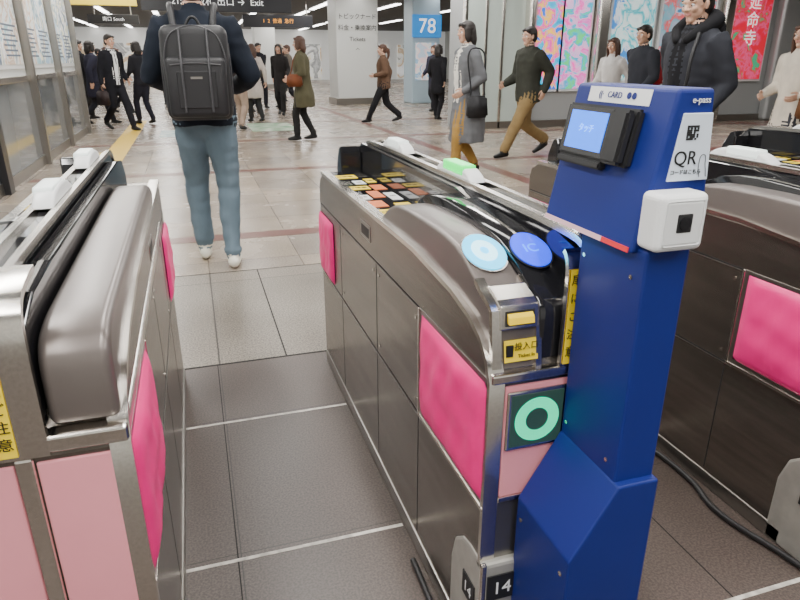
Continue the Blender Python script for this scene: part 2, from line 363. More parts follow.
# ------------------------------------------------------------------ blue payment kiosk
def kiosk():
    k = root('payment_kiosk')
    hp = [(.620,1.02),(.752,1.02),(.730,1.262),(.667,1.262)]
    prism('head', k, hp, .782, 1.045, M_kblue, .006, 3, axis='y')
    def F(y, z, o=0.):
        x = .620+(z-1.02)/(.242)*.047; n = Vector((-.242,0,.047)).normalized()
        return Vector((x,y,z))+n*o
    def plate(name, y0, y1, z0, z1, o0, o1, m, bev=0.):
        bm = bmesh.new(); vs = []
        for o in (o0,o1):
            for (y,z) in ((y0,z0),(y1,z0),(y1,z1),(y0,z1)): vs.append(bm.verts.new(F(y,z,o)))
        for f in ((0,1,2,3),(7,6,5,4),(0,1,5,4),(1,2,6,5),(2,3,7,6),(3,0,4,7)): bm.faces.new([vs[i] for i in f])
        bmesh.ops.recalc_face_normals(bm, faces=bm.faces)
        if bev: bmesh.ops.bevel(bm, geom=bm.edges[:], offset=bev, segments=2, affect='EDGES')
        return from_bm(name, bm, m, k)
    plate('reader_module', .838, 1.035, 1.140, 1.228, 0, .014, M_blackm, .004)
    plate('card_pad', .842, .888, 1.142, 1.224, .012, .030, M_blackm, .005)
    plate('screen_bezel', .898, 1.025, 1.146, 1.223, .0135, .0150, M_black)
    plate('screen', .908, 1.015, 1.154, 1.216, .0145, .0160, M_screen)
    plate('module_lip', .90, 1.03, 1.128, 1.141, 0, .016, M_blackm, .003)
    tr = Matrix((( 0,.19,-.98),(-1,0,0),(0,.98,.19))).to_euler()
    text('screen_text', k, 'タッチ', .015, F(.960,1.188,.017), tr, mat('screen_text',(.1,.3,1),.3,emit=(.12,.45,1),es=2.4))
    plate('brand_label', .838, 1.0, 1.234, 1.258, 0, .0012, M_white)
    text('card_label_text', k, '((·   CARD   ●●', .014, F(.92,1.246,.002), tr, M_kblue)
    plate('red_strip', .79, .86, 1.021, 1.029, 0, .002, M_red)
    plate('white_strip', .86, 1.04, 1.021, 1.029, 0, .0025, mat('pale_pink',(.8,.5,.55),.4))
    pale = mat('kiosk_side_label', (.66,.73,.82), .4)
    yF = .781
    prism('qr_panel', k, [(.664,1.130),(.737,1.130),(.729,1.228),(.678,1.228)], yF-.003, yF+.001, pale, .001, axis='y')
    yT = yF-.0038
    text('qr_word', k, 'QR', .029, (.690,yT,1.163), FRONT, M_ink)
    text('qr_sub', k, 'コードはこちら', .0080, (.694,yT,1.143), FRONT, M_ink)
    for i in range(7):
        for j in range(7):
            corner = (i<3 and j<3) or (i>3 and j>3) or (i<3 and j>3)
            if (corner and not (i%4==1 and j%4==1)) or (not corner and random.random()<.5):
                box('qr_cell', k, (.686+i*.0030,.6888+i*.0030), (yT-.0003,yT+.001), (1.190+j*.0030,1.1928+j*.0030), M_ink)
    wire('hand_icon', k, [(.720,yT,1.135),(.716,yT,1.150),(.722,yT,1.168),(.728,yT,1.152),(.732,yT,1.135)], .0005, M_ink)
    text('name_badge', k, 'e-pass', .013, (.706,yF-.001,1.246), FRONT, M_white)
    box('scanner_box', k, (.624,.710), (.735,.783), (1.033,1.120), M_white, .010, 4)
    box('scanner_face', k, (.634,.700), (.7335,.737), (1.043,1.110), mat('scanner_frame',(.7,.71,.71),.4), .004)
    box('scanner_window', k, (.655,.681), (.7325,.735), (1.063,1.091), M_blackm, .002)
    disc('scanner_lens', k, (.668,.732,1.077), .010, .010, M_black, 24, FRONT)
    box('post', k, (.633,.712), (.760,.936), (.40,1.03), M_kblue, .004)
    box('post_rear_rail', k, (.708,.722), (.80,.93), (.02,1.02), M_steeld, .003)
    prism('base_cabinet', k, [(.548,.0),(.714,.0),(.714,.612),(.632,.612),(.548,.47)], .745, .937, M_kblue, .004, axis='y')
    for y in (.765,.915):
        for (x,z) in ((.547,.43),(.547,.10)):
            disc('bolt', k, (x,y,z), .005, .005, M_steel, 12, (0,-math.pi/2,0))
    for y in (.79,.92):
        for z in (.64,.98): disc('post_bolt', k, (.6325,y,z), .004, .004, M_steel, 12, (0,-math.pi/2,0))
    return k
kiosk()

# ------------------------------------------------------------------ room shell
fl = root('floor')
M_conc = tile_mat('floor_concourse_tiles', (.37,.305,.235), (.255,.22,.185), (.14,.115,.09), .62, .62, .004, .24, .22, 90)
M_gran = tile_mat('floor_granite', (.235,.205,.17), (.20,.18,.15), (.05,.042,.037), 1.3, 1.3, .004, .32, .45, 120)
M_dark = tile_mat('floor_dark_tiles', (.088,.069,.060), (.076,.060,.053), (.035,.03,.026), .74, .74, .002, .34, .3, 160)
M_brown = mat('floor_brown_strip', (.15,.06,.045), .3, noise=.15, nscale=60)
M_joint = mat('floor_white_joint', (.55,.52,.47), .5, noise=.3, nscale=30)
def slab(n, x, y, m, z=0., th=.05): return box(n, fl, x, y, (z-th, z), m)
slab('gate_line_tiles', (-2.2,18), (-3,2.72), M_dark)
slab('granite_band', (-2.2,18), (2.72,4.1), M_gran)
slab('concourse_tiles', (-14,18), (4.1,48), M_conc)
slab('side_tiles', (-14,-2.2), (-3,4.1), M_conc)
for y in (5.0,8.2,11.4,14.6,18.,22.): slab('brown_strip', (-1.85,18), (y-.09,y+.09), M_brown, .0015, .002)
for x in (3.6,7.6,11.6): slab('brown_strip_y', (x-.09,x+.09), (4.1,45), M_brown, .0012, .002)
for y in (2.2,1.456,.72,-.02): slab('joint', (-.15,.47), (y-.006,y+.006), M_joint, .001, .002)
for y in (2.42,1.67,.93,.19): slab('joint', (.88,1.46), (y-.006,y+.006), M_joint, .001, .002)
slab('joint_y', (-.011,-.0075), (-.5,2.72), M_seam, .0006, .002)
slab('joint_y', (1.2,1.2035), (-.5,2.72), M_seam, .0006, .002)
slab('edge_line', (-1.85,18), (2.712,2.724), M_seam, .001, .002)
slab('granite_joint', (.30,.307), (2.72,4.1), M_seam, .001, .002)
slab('granite_joint', (-1.85,18), (4.09,4.10), M_seam, .001, .002)
slab('tactile_paving', (-1.28,-.98), (7.9,16), mat('tactile_yellow',(.66,.43,.04),.5,bump=.4,bscale=40), .004, .005)
slab('floor_decal', (1.1,2.0), (12.9,14.6), mat('decal_green',(.12,.32,.14),.4,col2=(.6,.65,.55),nscale=4), .003, .003)
slab('floor_decal', (-.6,.4), (12.4,13.6), mat('decal_teal',(.1,.28,.3),.4,col2=(.6,.65,.6),nscale=5), .003, .003)

M_ceil = mat('ceiling_dark', (.05,.05,.05), .7)
box('ceiling', None, (-14,18), (-3,48), (3.2,3.3), M_ceil)
M_wallw = mat('wall_white', (.58,.59,.57), .45)
M_glass = mat('wall_glass_grey', (.22,.24,.25), .08, .3)
M_frame = mat('black_frame', (.015,.015,.017), .35)
wl = root('wall_left')
box('core', wl, (-2.2,-1.95), (-3,14), (0,3.2), M_wallw)
box('glass_lower', wl, (-1.95,-1.93), (2,14), (.12,1.05), M_glass)
box('ledge', wl, (-1.95,-1.90), (2,14), (1.05,1.12), M_steel, .005)
box('kick', wl, (-1.95,-1.91), (-3,14), (0,.12), M_steeld)
for y in (5.9,7.45,9.6,11.6,13.6): box('mullion', wl, (-1.95,-1.85), (y-(.09 if y<9 else .04),y+(.09 if y<9 else .04)), (0,3.2), M_frame if y<9 else M_steeld, .005)
pcols = [[(.75,.8,.82),(.3,.45,.6),(.85,.85,.8),(.1,.25,.35),(.7,.65,.5)],[(.85,.85,.85),(.2,.3,.45),(.6,.6,.4),(.9,.9,.9),(.1,.15,.2)],[(.2,.25,.3),(.8,.8,.75),(.5,.35,.25),(.85,.85,.85),(.3,.5,.55)]]
ys = [(6.05,7.3),(7.6,9.5),(9.7,11.5),(11.7,13.5)]
for i,(a,b_) in enumerate(ys):
    po = root('wall_poster')
    for j in range(2):
        ya = a+(b_-a)*j/2+.05; yb = a+(b_-a)*(j+1)/2-.05
        box('sheet_%d'%j, po, (-1.945,-1.93), (ya,yb), (1.25,2.7), poster_mat('poster_L%d%d'%(i,j), pcols[(i+j)%3], 3.2, .35, i*3.1+j))
        for q in range(7):
            box('poster_text_%d_%d'%(j,q), po, (-1.930,-1.927), (ya+.08,yb-.1-.07*(q%3)), (1.34+q*.055,1.36+q*.055), mat('poster_ink',(.12,.16,.22),.5))
    box('frame', po, (-1.949,-1.938), (a,b_), (1.2,2.75), M_white)
wb = root('wall_back')
box('core', wb, (-14,18), (46,46.3), (0,3.2), mat('wall_far_glow',(.75,.75,.73),.5,emit=(.9,.92,.9),es=.25))  # white far wall emits faintly: background glow put into its material
for i in range(12):
    x = -12+i*2.4
    box('shopfront_%d'%i, wb, (x,x+1.7), (45.9,46), (.1,2.3), poster_mat('far_shop_%d'%i, [(.8,.8,.78),(.25,.25,.25),(.9,.9,.85),(.5,.35,.2),(.9,.9,.9)], .8, .5, i*2.))
box('wall_far_left', None, (-14.2,-14), (-3,46), (0,3.2), M_wallw)
box('wall_front', None, (-14,18), (-3.2,-3), (0,3.2), M_wallw)
box('wall_far_right', None, (18,18.2), (-3,46), (0,3.2), M_wallw)
wr = root('wall_right')
box('core', wr, (5.15,18), (12.05,12.9), (0,3.2), mat('wall_grey',(.36,.37,.37),.4))
box('pale_panel', wr, (5.15,6.35), (12.0,12.05), (.1,3.2), mat('pale_green_glass',(.46,.53,.49),.12,coat=.5))
for xx in (5.08,5.5,5.85): box('pale_trim', wr, (xx,xx+.06), (11.97,12.1), (0,3.2), M_steel, .01)
box('base_trim', wr, (5.15,18), (11.97,12.05), (0,.14), M_steeld)
for x0,x1 in ((7.88,8.15),(6.35,6.5),(10.95,11.2)):
    box('column_round', wr, (x0,x1), (11.8,12.05), (0,3.2), M_steel, .06, 5)
box('column_round', wr, (12.5,13.3), (11.8,12.05), (0,3.2), mat('grey_column',(.40,.41,.41),.3,.3), .08, 5)
SW = mat('sign_white',(.9,.9,.9),.4,emit=(1,1,1),es=.8)
def lit(name, x, z, cols, sc, es, sd, tx=None, tm=None):
    r_ = root('lit_poster')
    box('panel', r_, x, (11.965,11.995), z, poster_mat(name, cols, sc, es, sd)); box('frame', r_, (x[0]-.05,x[1]+.05), (11.985,12.045), (z[0]-.05,z[1]+.05), M_white)
    if tx:
        for i,ch in enumerate(tx): text('poster_text_%d'%i, r_, ch, .34, ((x[0]+x[1])/2, 11.955, z[1]-.45-.36*i), FRONT, tm or SW)
lit('lit_a', (6.6,7.15), (.75,2.9), [(.0,.30,.60),(.01,.50,.8),(.95,.02,.38),(.98,.6,.03),(.01,.14,.8)], 4.2, .95, 1.)
lit('lit_b', (7.2,7.8), (.75,2.9), [(.01,.48,.75),(.98,.06,.42),(.8,.42,.7),(.01,.35,.6),(.08,.65,.2)], 3.8, .95, 5.)
lit('lit_c', (8.3,9.3), (.9,2.9), [(.4,.75,.75),(.75,.85,.85),(.01,.42,.5),(.85,.88,.88),(.05,.25,.65)], 2.6, .7, 9.)
lit('lit_d', (9.5,10.8), (.9,2.9), [(.35,.4,.5),(.15,.4,.5),(.75,.1,.1),(.6,.6,.7),(.05,.2,.4)], 3.0, .5, 14.)
lit('lit_e', (11.35,12.3), (.9,2.9), [(.75,.02,.04),(.8,.01,.05),(.85,.1,.25),(.7,.02,.04),(.05,.4,.2)], 3.6, .6, 20., '延命寺')
p = root('pillar'); box('shaft', p, (4.35,5.65), (20,21.2), (0,3.2), M_wallw, .04); box('base', p, (4.3,5.7), (19.95,21.25), (0,.2), M_steeld, .01)
for i, s_ in enumerate(('トピックナード','料金・乗換案内','Tickets','↑')):
    text('wall_text_%d'%i, p, s_, .17, (5.0,19.98,2.5-.31*i), FRONT, M_ink)
p = root('pillar'); box('shaft', p, (6.75,7.65), (20,20.9), (0,3.2), mat('pillar_blue_grey',(.40,.52,.60),.4), .03)
box('number_sign', p, (6.72,7.68), (19.93,20), (1.95,2.6), mat('sign_blue',(.02,.22,.6),.4,emit=(.02,.25,.7),es=.5), .02)
text('number', p, '78', .58, (7.2,19.92,2.26), FRONT, SW)
box('lower_poster', p, (6.85,7.55), (19.97,20.0), (.7,1.8), poster_mat('p78', [(.6,.75,.8),(.2,.4,.6),(.8,.8,.8),(.9,.6,.6),(.5,.6,.7)], 3, .4, 3.))
p = root('pillar'); box('shaft', p, (8.2,9.4), (18.5,19.6), (0,3.2), M_wallw, .04); box('strip', p, (8.18,9.42), (18.48,19.62), (1.0,1.1), M_steel)
p = root('pillar'); box('shaft', p, (-.2,.8), (33,34), (0,3.2), M_wallw, .04); box('base', p, (-.25,.85), (32.95,34.05), (0,.2), M_steeld)
p = root('pillar'); box('shaft', p, (3.2,4.2), (33,34), (0,3.2), M_wallw, .04); box('base', p, (3.15,4.25), (32.95,34.05), (0,.2), M_steeld)
def sign(x, y, z, m, txt, sz=.18, tm=None):
    s_ = root('hanging_sign'); box('board', s_, x, (y,y+.12), z, m, .01)
    for xx in (x[0]+.2, x[1]-.2): box('rod', s_, (xx-.015,xx+.015), (y+.04,y+.07), (z[1],3.2), M_steeld)
    text('lettering', s_, txt, sz, ((x[0]+x[1])/2, y-.005, (z[0]+z[1])/2), FRONT, tm or SW)
M_sb = mat('sign_black', (.015,.015,.02), .3)
sign((-.75,2.3), 15., (2.24,2.62), M_sb, '21:04  改札 出口 →  Exit')
sign((-2.9,-.9), 16.5, (2.42,2.8), mat('sign_yellow',(.8,.6,.05),.4,emit=(.8,.6,.05),es=.4), '← 乗換口', .2, M_ink)
sign((2.0,4.4), 24., (2.35,2.75), M_sb, '1  2  普通  急行', .16, mat('led_orange',(.9,.4,.05),.4,emit=(1,.4,.05),es=1.))
sign((-2.6,-1.2), 22., (2.3,2.55), M_sb, '南口 South', .13)

M_tube = mat('tube_glow', (1,1,1), .5, emit=(1,.98,.95), es=10)
cl = root('ceiling_light')
for x in (-5,-3,-1,1,3,5,7.5,10.5):
    for i in range(8):
        y = 10+i*4.6
        box('tube', cl, (x-.10,x+.10), (y,y+3.6), (3.16,3.19), M_tube)
for x in (-1.2,.3,1.8,3.6):
    for y in (-1.6,2.2,5.6): box('tube', cl, (x-.08,x+.08), (y,y+2.6), (3.16,3.19), M_tube)
def area(x, y, sx, sy, e, z=3.1, col=(1,.975,.935)):
    l = bpy.data.lights.new('ceiling_lamp', 'AREA'); l.shape = 'RECTANGLE'; l.size = sx; l.size_y = sy; l.energy = e; l.color = col
    o = bpy.data.objects.new('ceiling_lamp', l); o.location = (x,y,z); COL.objects.link(o); o.parent = cl
for x in (-1.2,.6,3.): area(x,-.3,.25,2.6,76); area(x,3.4,.25,2.6,64); area(x,6.9,.25,2.6,62)
for y in (11,17,24,32,40):
    for x in (-1.5,4.5): area(x,y,1.6,4,150)
area(9.5,8,3,3,140)
for yy in (20,34): area(12,yy,3,5,140); area(-8,yy,3,5,140)
w = bpy.data.worlds.new('world'); scene.world = w; w.use_nodes = True
w.node_tree.nodes['Background'].inputs[0].default_value = (.8,.88,1,1); w.node_tree.nodes['Background'].inputs[1].default_value = .25

# ------------------------------------------------------------------ people
class Parts:
    def __init__(s): s.v=[]; s.f=[]; s.s=[]; s.sm=[]
    def tube(s, pts, rad, mi, side=(1,0,0), seg=14, step=.03, cap=True):
        P=[Vector(p) for p in pts]; R=[(r,r) if not isinstance(r,tuple) else r for r in rad]
        Q=[P[0]]; RR=[R[0]]
        for i in range(len(P)-1):
            n=max(1,int((P[i+1]-P[i]).length/step))
            for k in range(1,n+1):
                t=k/n; Q.append(P[i].lerp(P[i+1],t)); RR.append((R[i][0]+(R[i+1][0]-R[i][0])*t, R[i][1]+(R[i+1][1]-R[i][1])*t))
        T=[(Q[min(i+1,len(Q)-1)]-Q[max(i-1,0)]).normalized() for i in range(len(Q))]
        if cap:
            r0=min(RR[0]); r1=min(RR[-1])
            pre=[(Q[0]-T[0]*r0*.55,.8),(Q[0]-T[0]*r0*.85,.45)]; post=[(Q[-1]+T[-1]*r1*.55,.8),(Q[-1]+T[-1]*r1*.85,.45)]
            Q=[pre[1][0],pre[0][0]]+Q+[post[0][0],post[1][0]]
            RR=[tuple(c*.45 for c in RR[0]),tuple(c*.8 for c in RR[0])]+RR+[tuple(c*.8 for c in RR[-1]),tuple(c*.45 for c in RR[-1])]
            T=[T[0],T[0]]+T+[T[-1],T[-1]]
        b=len(s.v); side=Vector(side)
        for q,r,t in zip(Q,RR,T):
            u=side-t*side.dot(t)
            if u.length<.1: u=Vector((0,1,0))-t*t.y
            u.normalize(); w_=t.cross(u)
            for k in range(seg):
                a=2*math.pi*k/seg; s.v.append(q+u*r[0]*math.cos(a)+w_*r[1]*math.sin(a))
        n=len(Q)
        for i in range(n-1):
            for k in range(seg):
                s.f.append((b+i*seg+k,b+i*seg+(k+1)%seg,b+(i+1)*seg+(k+1)%seg,b+(i+1)*seg+k))
        s.f.append(tuple(b+k for k in range(seg))[::-1]); s.f.append(tuple(b+(n-1)*seg+k for k in range(seg)))
        s.s+= [v.copy() for v in s.v[b:]]; s.sm+=[mi]*(len(s.v)-b)
    def ell(s, c, r, mi, n=14):
        c=Vector(c); k=8
        b=len(s.v)
        for i in range(1,k):
            th=math.pi*i/k
            for j in range(n):
                ph=2*math.pi*j/n
                s.v.append(c+Vector((r[0]*math.sin(th)*math.cos(ph), r[1]*math.sin(th)*math.sin(ph), r[2]*math.cos(th))))
        top=len(s.v); s.v.append(c+Vector((0,0,r[2]))); bot=len(s.v); s.v.append(c-Vector((0,0,r[2])))
        for i in range(k-2):
            for j in range(n): s.f.append((b+i*n+j,b+(i+1)*n+j,b+(i+1)*n+(j+1)%n,b+i*n+(j+1)%n))
        for j in range(n):
            s.f.append((top,b+j,b+(j+1)%n)); s.f.append((bot,b+(k-2)*n+(j+1)%n,b+(k-2)*n+j))
        s.s+=[v.copy() for v in s.v[b:]]; s.sm+=[mi]*(len(s.v)-b)
    def build(s, name, mats, voxel, smooth=3, folds=0.):
        me=bpy.data.meshes.new(name+'_src'); me.from_pydata([tuple(v) for v in s.v],[],s.f); me.update()
        bm=bmesh.new(); bm.from_mesh(me); bmesh.ops.recalc_face_normals(bm,faces=bm.faces); bm.to_mesh(me); bm.free()
        o=bpy.data.objects.new(name+'_src',me); COL.objects.link(o)
        md=o.modifiers.new('r','REMESH'); md.mode='VOXEL'; md.voxel_size=voxel
        if smooth:
            m2=o.modifiers.new('s','SMOOTH'); m2.iterations=smooth; m2.factor=.5
        dg=bpy.context.evaluated_depsgraph_get()
        out=bpy.data.meshes.new_from_object(o.evaluated_get(dg))
        out.name=name
        bpy.data.objects.remove(o)
        out.materials.clear()
        for m_ in mats: out.materials.append(m_)
        if len(mats)>1:
            kd=kdtree.KDTree(len(s.s))
            for i,v in enumerate(s.s): kd.insert(v,i)
            kd.balance()
            for p in out.polygons: p.material_index=s.sm[kd.find(p.center)[1]]
        if folds:
            from mathutils import noise as mn
            vs=[(v.co.copy(),v.normal.copy()) for v in out.vertices]
            for v,(c,n) in zip(out.vertices,vs):
                if c.z<.12 or c.z>1.47: continue
                # long soft drapes plus a few diagonal creases
                q=mn.noise(Vector((c.x*8,c.y*8,c.z*3.5)))+.45*mn.noise(Vector((c.x*7+c.z*14,c.y*9,c.z*16-c.x*10)))
                v.co=c+n*folds*q
            out.update()
        for p in out.polygons: p.use_smooth=True
        return out

SKIN = mat('skin', (.60,.36,.25), .5, bump=.03)
M_eye = mat('eye_white', (.8,.8,.8), .2); M_iris = mat('eye_dark', (.02,.012,.01), .15); M_lip = mat('lips', (.5,.21,.17), .45)
def head_mesh():
    P=Parts()
    P.ell((0,-.012,.03),(.076,.094,.090),0); P.ell((0,.018,-.035),(.058,.066,.062),0)
    P.ell((0,.05,-.085),(.028,.028,.024),0); P.tube([(0,.082,.008),(0,.098,-.022)],[.008,.013],0)
    P.ell((.012,.09,-.024),(.008,.01,.008),0); P.ell((-.012,.09,-.024),(.008,.01,.008),0)
    P.tube([(-.045,.074,.022),(0,.083,.024),(.045,.074,.022)],[.010,.011,.010],0)
    for s_ in (-1,1):
        P.tube([(s_*.075,-.008,.018),(s_*.080,-.010,-.002),(s_*.074,-.004,-.028)],[(.014,.008),(.013,.007),(.009,.006)],0,side=(0,1,0))
        P.ell((s_*.036,.062,-.02),(.022,.022,.02),0)
    P.tube([(-.014,.080,-.053),(0,.085,-.053),(.014,.080,-.053)],[.004,.006,.004],1)
    P.tube([(0,-.03,-.06),(0,-.02,-.11)],[(.052,.056),(.052,.056)],0)
    return P.build('head',[SKIN,M_lip],.006,2)
HEAD=head_mesh()
def eyes_mesh():
    bm=bmesh.new()
    for s_ in (-1,1):
        bmesh.ops.create_uvsphere(bm,u_segments=12,v_segments=8,radius=.012,matrix=Matrix.Translation((s_*.031,.0695,.002)))
    n0=len(bm.faces)
    for s_ in (-1,1):
        bmesh.ops.create_uvsphere(bm,u_segments=10,v_segments=6,radius=.0068,matrix=Matrix.Translation((s_*.031,.0765,.002)))
    for s_ in (-1,1):
        r_=bmesh.ops.create_cube(bm,size=1)
        for v in r_['verts']: v.co=Vector((s_*.032+v.co.x*.032, .083+v.co.y*.006-abs(v.co.x)*.006, .031+v.co.z*.006))
    for i,f in enumerate(bm.faces): f.material_index=0 if i<n0 else 1
    me=bpy.data.meshes.new('eyes'); bm.to_mesh(me); bm.free(); me.materials.append(M_eye); me.materials.append(M_iris); return me
EYES=eyes_mesh()
def hair_mesh(style,m_):
    P=Parts()
    P.ell((0,-.022,.045),(.086,.098,.086),0); P.ell((0,-.055,.0),(.078,.064,.085),0)
    P.tube([(-.06,.055,.075),(0,.072,.083),(.06,.055,.075)],[.018,.02,.018],0)
    if style=='short': P.ell((0,-.065,-.03),(.062,.045,.05),0)
    if style in('long','bob'):
        zb=-.25 if style=='long' else -.12
        P.tube([(0,-.06,.02),(0,-.075,-.08),(0,-.085,zb)],[(.088,.055),(.09,.055),(.075,.035)],0)
        for s_ in(-1,1): P.tube([(s_*.072,.02,.04),(s_*.082,.012,-.05),(s_*.078,.0,zb+.03)],[(.018,.04),(.018,.04),(.014,.028)],0)
    if style=='tail':
        P.tube([(0,-.10,.03),(0,-.15,.0),(0,-.15,-.12),(0,-.13,-.2)],[.03,.035,.03,.015],0)
    return P.build('hair_'+style,[m_],.008,2)
M_hair=mat('hair_black',(.018,.013,.011),.45,bump=.6,bscale=60,stretch=(6,6,1)); M_hairb=mat('hair_brown',(.08,.035,.02),.45,bump=.6,bscale=60,stretch=(6,6,1))
HAIR={(st,c):hair_mesh(st,m_) for st in('short','long','bob','tail') for c,m_ in(('k',M_hair),('b',M_hairb))}
def hand_mesh():
    P=Parts()
    P.tube([(0,0,.02),(0,0,-.03),(-.002,0,-.08)],[(.02,.024),(.015,.036),(.012,.038)],0,step=.012)
    for y,l in ((.029,.066),(.0105,.075),(-.009,.070),(-.027,.055)):
        P.tube([(-.002,y,-.078),(-.007,y,-.078-l*.4),(-.020,y*.95,-.078-l*.72),(-.038,y*.9,-.078-l*.9)],[.0092,.0085,.0078,.0068],0,seg=8,step=.01)
    P.tube([(-.004,.026,-.018),(-.012,.048,-.042),(-.020,.052,-.066),(-.028,.050,-.082)],[.013,.011,.0095,.008],0,seg=8,step=.01)
    return P.build('hand',[SKIN],.004,1)
HAND=hand_mesh()

def ik(a,c,l1,l2,hint):
    a=Vector(a); c=Vector(c); d=c-a; L=min(d.length,(l1+l2)*.999); d.normalize(); c=a+d*L
    x=(l1*l1-l2*l2+L*L)/(2*L); h=math.sqrt(max(0,l1*l1-x*x)); hv=Vector(hint); hv=(hv-d*hv.dot(d)).normalized()
    return a+d*x+hv*h, c

CM={}
def cloth(col,rough=.9):
    key=tuple(round(c,3) for c in col)+(rough,)
    if key not in CM: CM[key]=mat('cloth_%d'%len(CM),col,rough,noise=.12,nscale=9,bump=.3,bscale=10,stretch=(1,1,.5),bdist=.012,spec=.2)
    return CM[key]

def person(name,loc,yaw,H=1.7,feet=((-.09,.0,0),(.09,0,0)),hands=((-.25,.04,.86),(.25,.04,.86)),top=(.02,.02,.02),bottom=(.02,.02,.025),
           shoe=(.02,.02,.02),hair=('short','k'),hem=.84,bulk=.018,lean=.03,inner=None,voxel=.017,hy=0.,hp=0.,flare=.0,legbulk=.012,female=False,arm_hint=(0,-1,0),folds=.011):
    r=root(name,(loc[0],loc[1],0),math.radians(yaw),H/1.72)
    P=Parts(); B=bulk
    fy=(feet[0][1]+feet[1][1])/2
    spread=max(abs(feet[0][1]-fy),abs(feet[1][1]-fy)); drop=.9-math.sqrt(max(.1,.9**2-spread**2))
    dz=-drop*.75
    def S(x,y,z): return Vector((x,y+fy+lean*(z-.93),z+dz))
    sw=.172 if not female else .155
    P.tube([S(0,0,.86),S(0,-.005,.93),S(0,0,1.02)],[(.125,.095),(.155,.108),(.14,.1)],1)
    for i,sx in((0,-1),(1,1)):
        f=feet[i]; ank=Vector((f[0],f[1],.085+f[2])); hip=S(sx*.082,0,.90)
        kn,ank=ik(hip,ank,.425,.405,(sx*.08,1,0))
        lb=legbulk
        P.tube([hip,hip.lerp(kn,.35),kn,kn.lerp(ank,.35),ank+Vector((0,0,.02))],[.085+lb,.080+lb,.056+lb,.054+lb,.040+lb*1.3],1)
        toe_z=.032+max(0,f[2]-.10)*.6
        hz=ank.z-.045
        P.tube([(ank.x,ank.y-.045,hz),(ank.x+sx*.004,ank.y+.05,(hz+toe_z)/2+.006),(ank.x+sx*.012,ank.y+.155,toe_z)],[(.036,.036),(.044,.040),(.038,.026)],2,step=.02)
        P.tube([(ank.x,ank.y,ank.z+.0),(ank.x,ank.y,ank.z-.03)],[.042,.042],2)
    tz=[(hem,.158+B+flare,.112+B+flare*.7),(.93,.160+B+flare*.3,.112+B),(1.05,.142+B,.102+B),(1.2,.158+B,.112+B),(1.32,.168+B,.112+B),(1.40,.150+B,.095+B*.7),(1.45,.10+B*.6,.075+B*.4),(1.485,.062,.06)]
    if female: tz=[(a,b_-.012,c) for a,b_,c in tz]
    if hem<.8:
        tz.insert(1,((hem+.93)/2,.165+B+flare*.7,.118+B+flare*.5))
    P.tube([S(0,0,a) for a,_,_ in tz],[(b_,c) for _,b_,c in tz],0,seg=20,cap=False)
    if inner: P.tube([S(0,.055+B,.92),S(0,.06+B,1.2),S(0,.045+B,1.40)],[(.055,.07),(.06,.07),(.045,.05)],3)
    P.tube([S(0,-.005,1.44),S(0,.0,1.50)],[(.075,.072),(.066,.064)],0 if not inner else 3)
    P.tube([S(0,0,1.45),S(0,.012,1.57)],[.052,.050],4)
    wr_=[]
    for i,sx in((0,-1),(1,1)):
        sh=S(sx*sw,0,1.395); t=Vector(hands[i]); t=Vector((t.x,t.y+fy+lean*(t.z-.93),t.z+dz))
        el,wrp=ik(sh,t,.285,.245,(arm_hint[0]*sx+.25*sx,arm_hint[1],arm_hint[2]))
        P.tube([S(sx*.09,0,1.40),sh,sh.lerp(el,.4),el,el.lerp(wrp,.4),wrp],[.055+B,.060+B*.8,.052+B*.8,.043+B*.7,.040+B*.6,.030+B*.5],0)
        wr_.append((wrp,(wrp-el).normalized()))
    mats=[cloth(top),cloth(bottom),cloth(shoe,.5),cloth(inner or top),SKIN]
    me=P.build(name+'_body',mats,voxel,3,folds)
    mk('body',me,None,r)
    hl=S(0,.02,1.612)
    for n_,m_ in(('head',HEAD),('eyes',EYES),('hair',HAIR[hair])):
        o=mk(n_,m_,None,r); o.location=hl; o.rotation_euler=(math.radians(-hp),0,math.radians(hy))
    for i,(wp,d) in enumerate(wr_):
        o=mk('hand_%s'%('l' if i==0 else 'r'),HAND,None,r); o.location=wp-d*.005
        z=-d; y=Vector((0,1,.2)); y=(y-z*y.dot(z)); 
        if y.length<.2: y=Vector((0,0,1))-z*z.z
        y.normalize(); x=y.cross(z)
        Mx=Matrix((x,y,z)).transposed()
        o.rotation_euler=Mx.to_euler()
        if i==0: o.scale=(-1,1,1)
    return r,S

def bag(parent,c,size,m_,strap=None):
    bm=bmesh.new(); bmesh.ops.create_cube(bm,size=1)
    for v in bm.verts:
        k=.85 if v.co.z>0 else 1
        v.co=Vector((c[0]+v.co.x*size[0]*k,c[1]+v.co.y*size[1]*k,c[2]+v.co.z*size[2]))
    bmesh.ops.bevel(bm,geom=bm.edges[:],offset=min(size)*.25,segments=3,affect='EDGES')
    from_bm('bag',bm,m_,parent,True)
    if strap: wire('bag_strap',parent,strap,.009,m_)

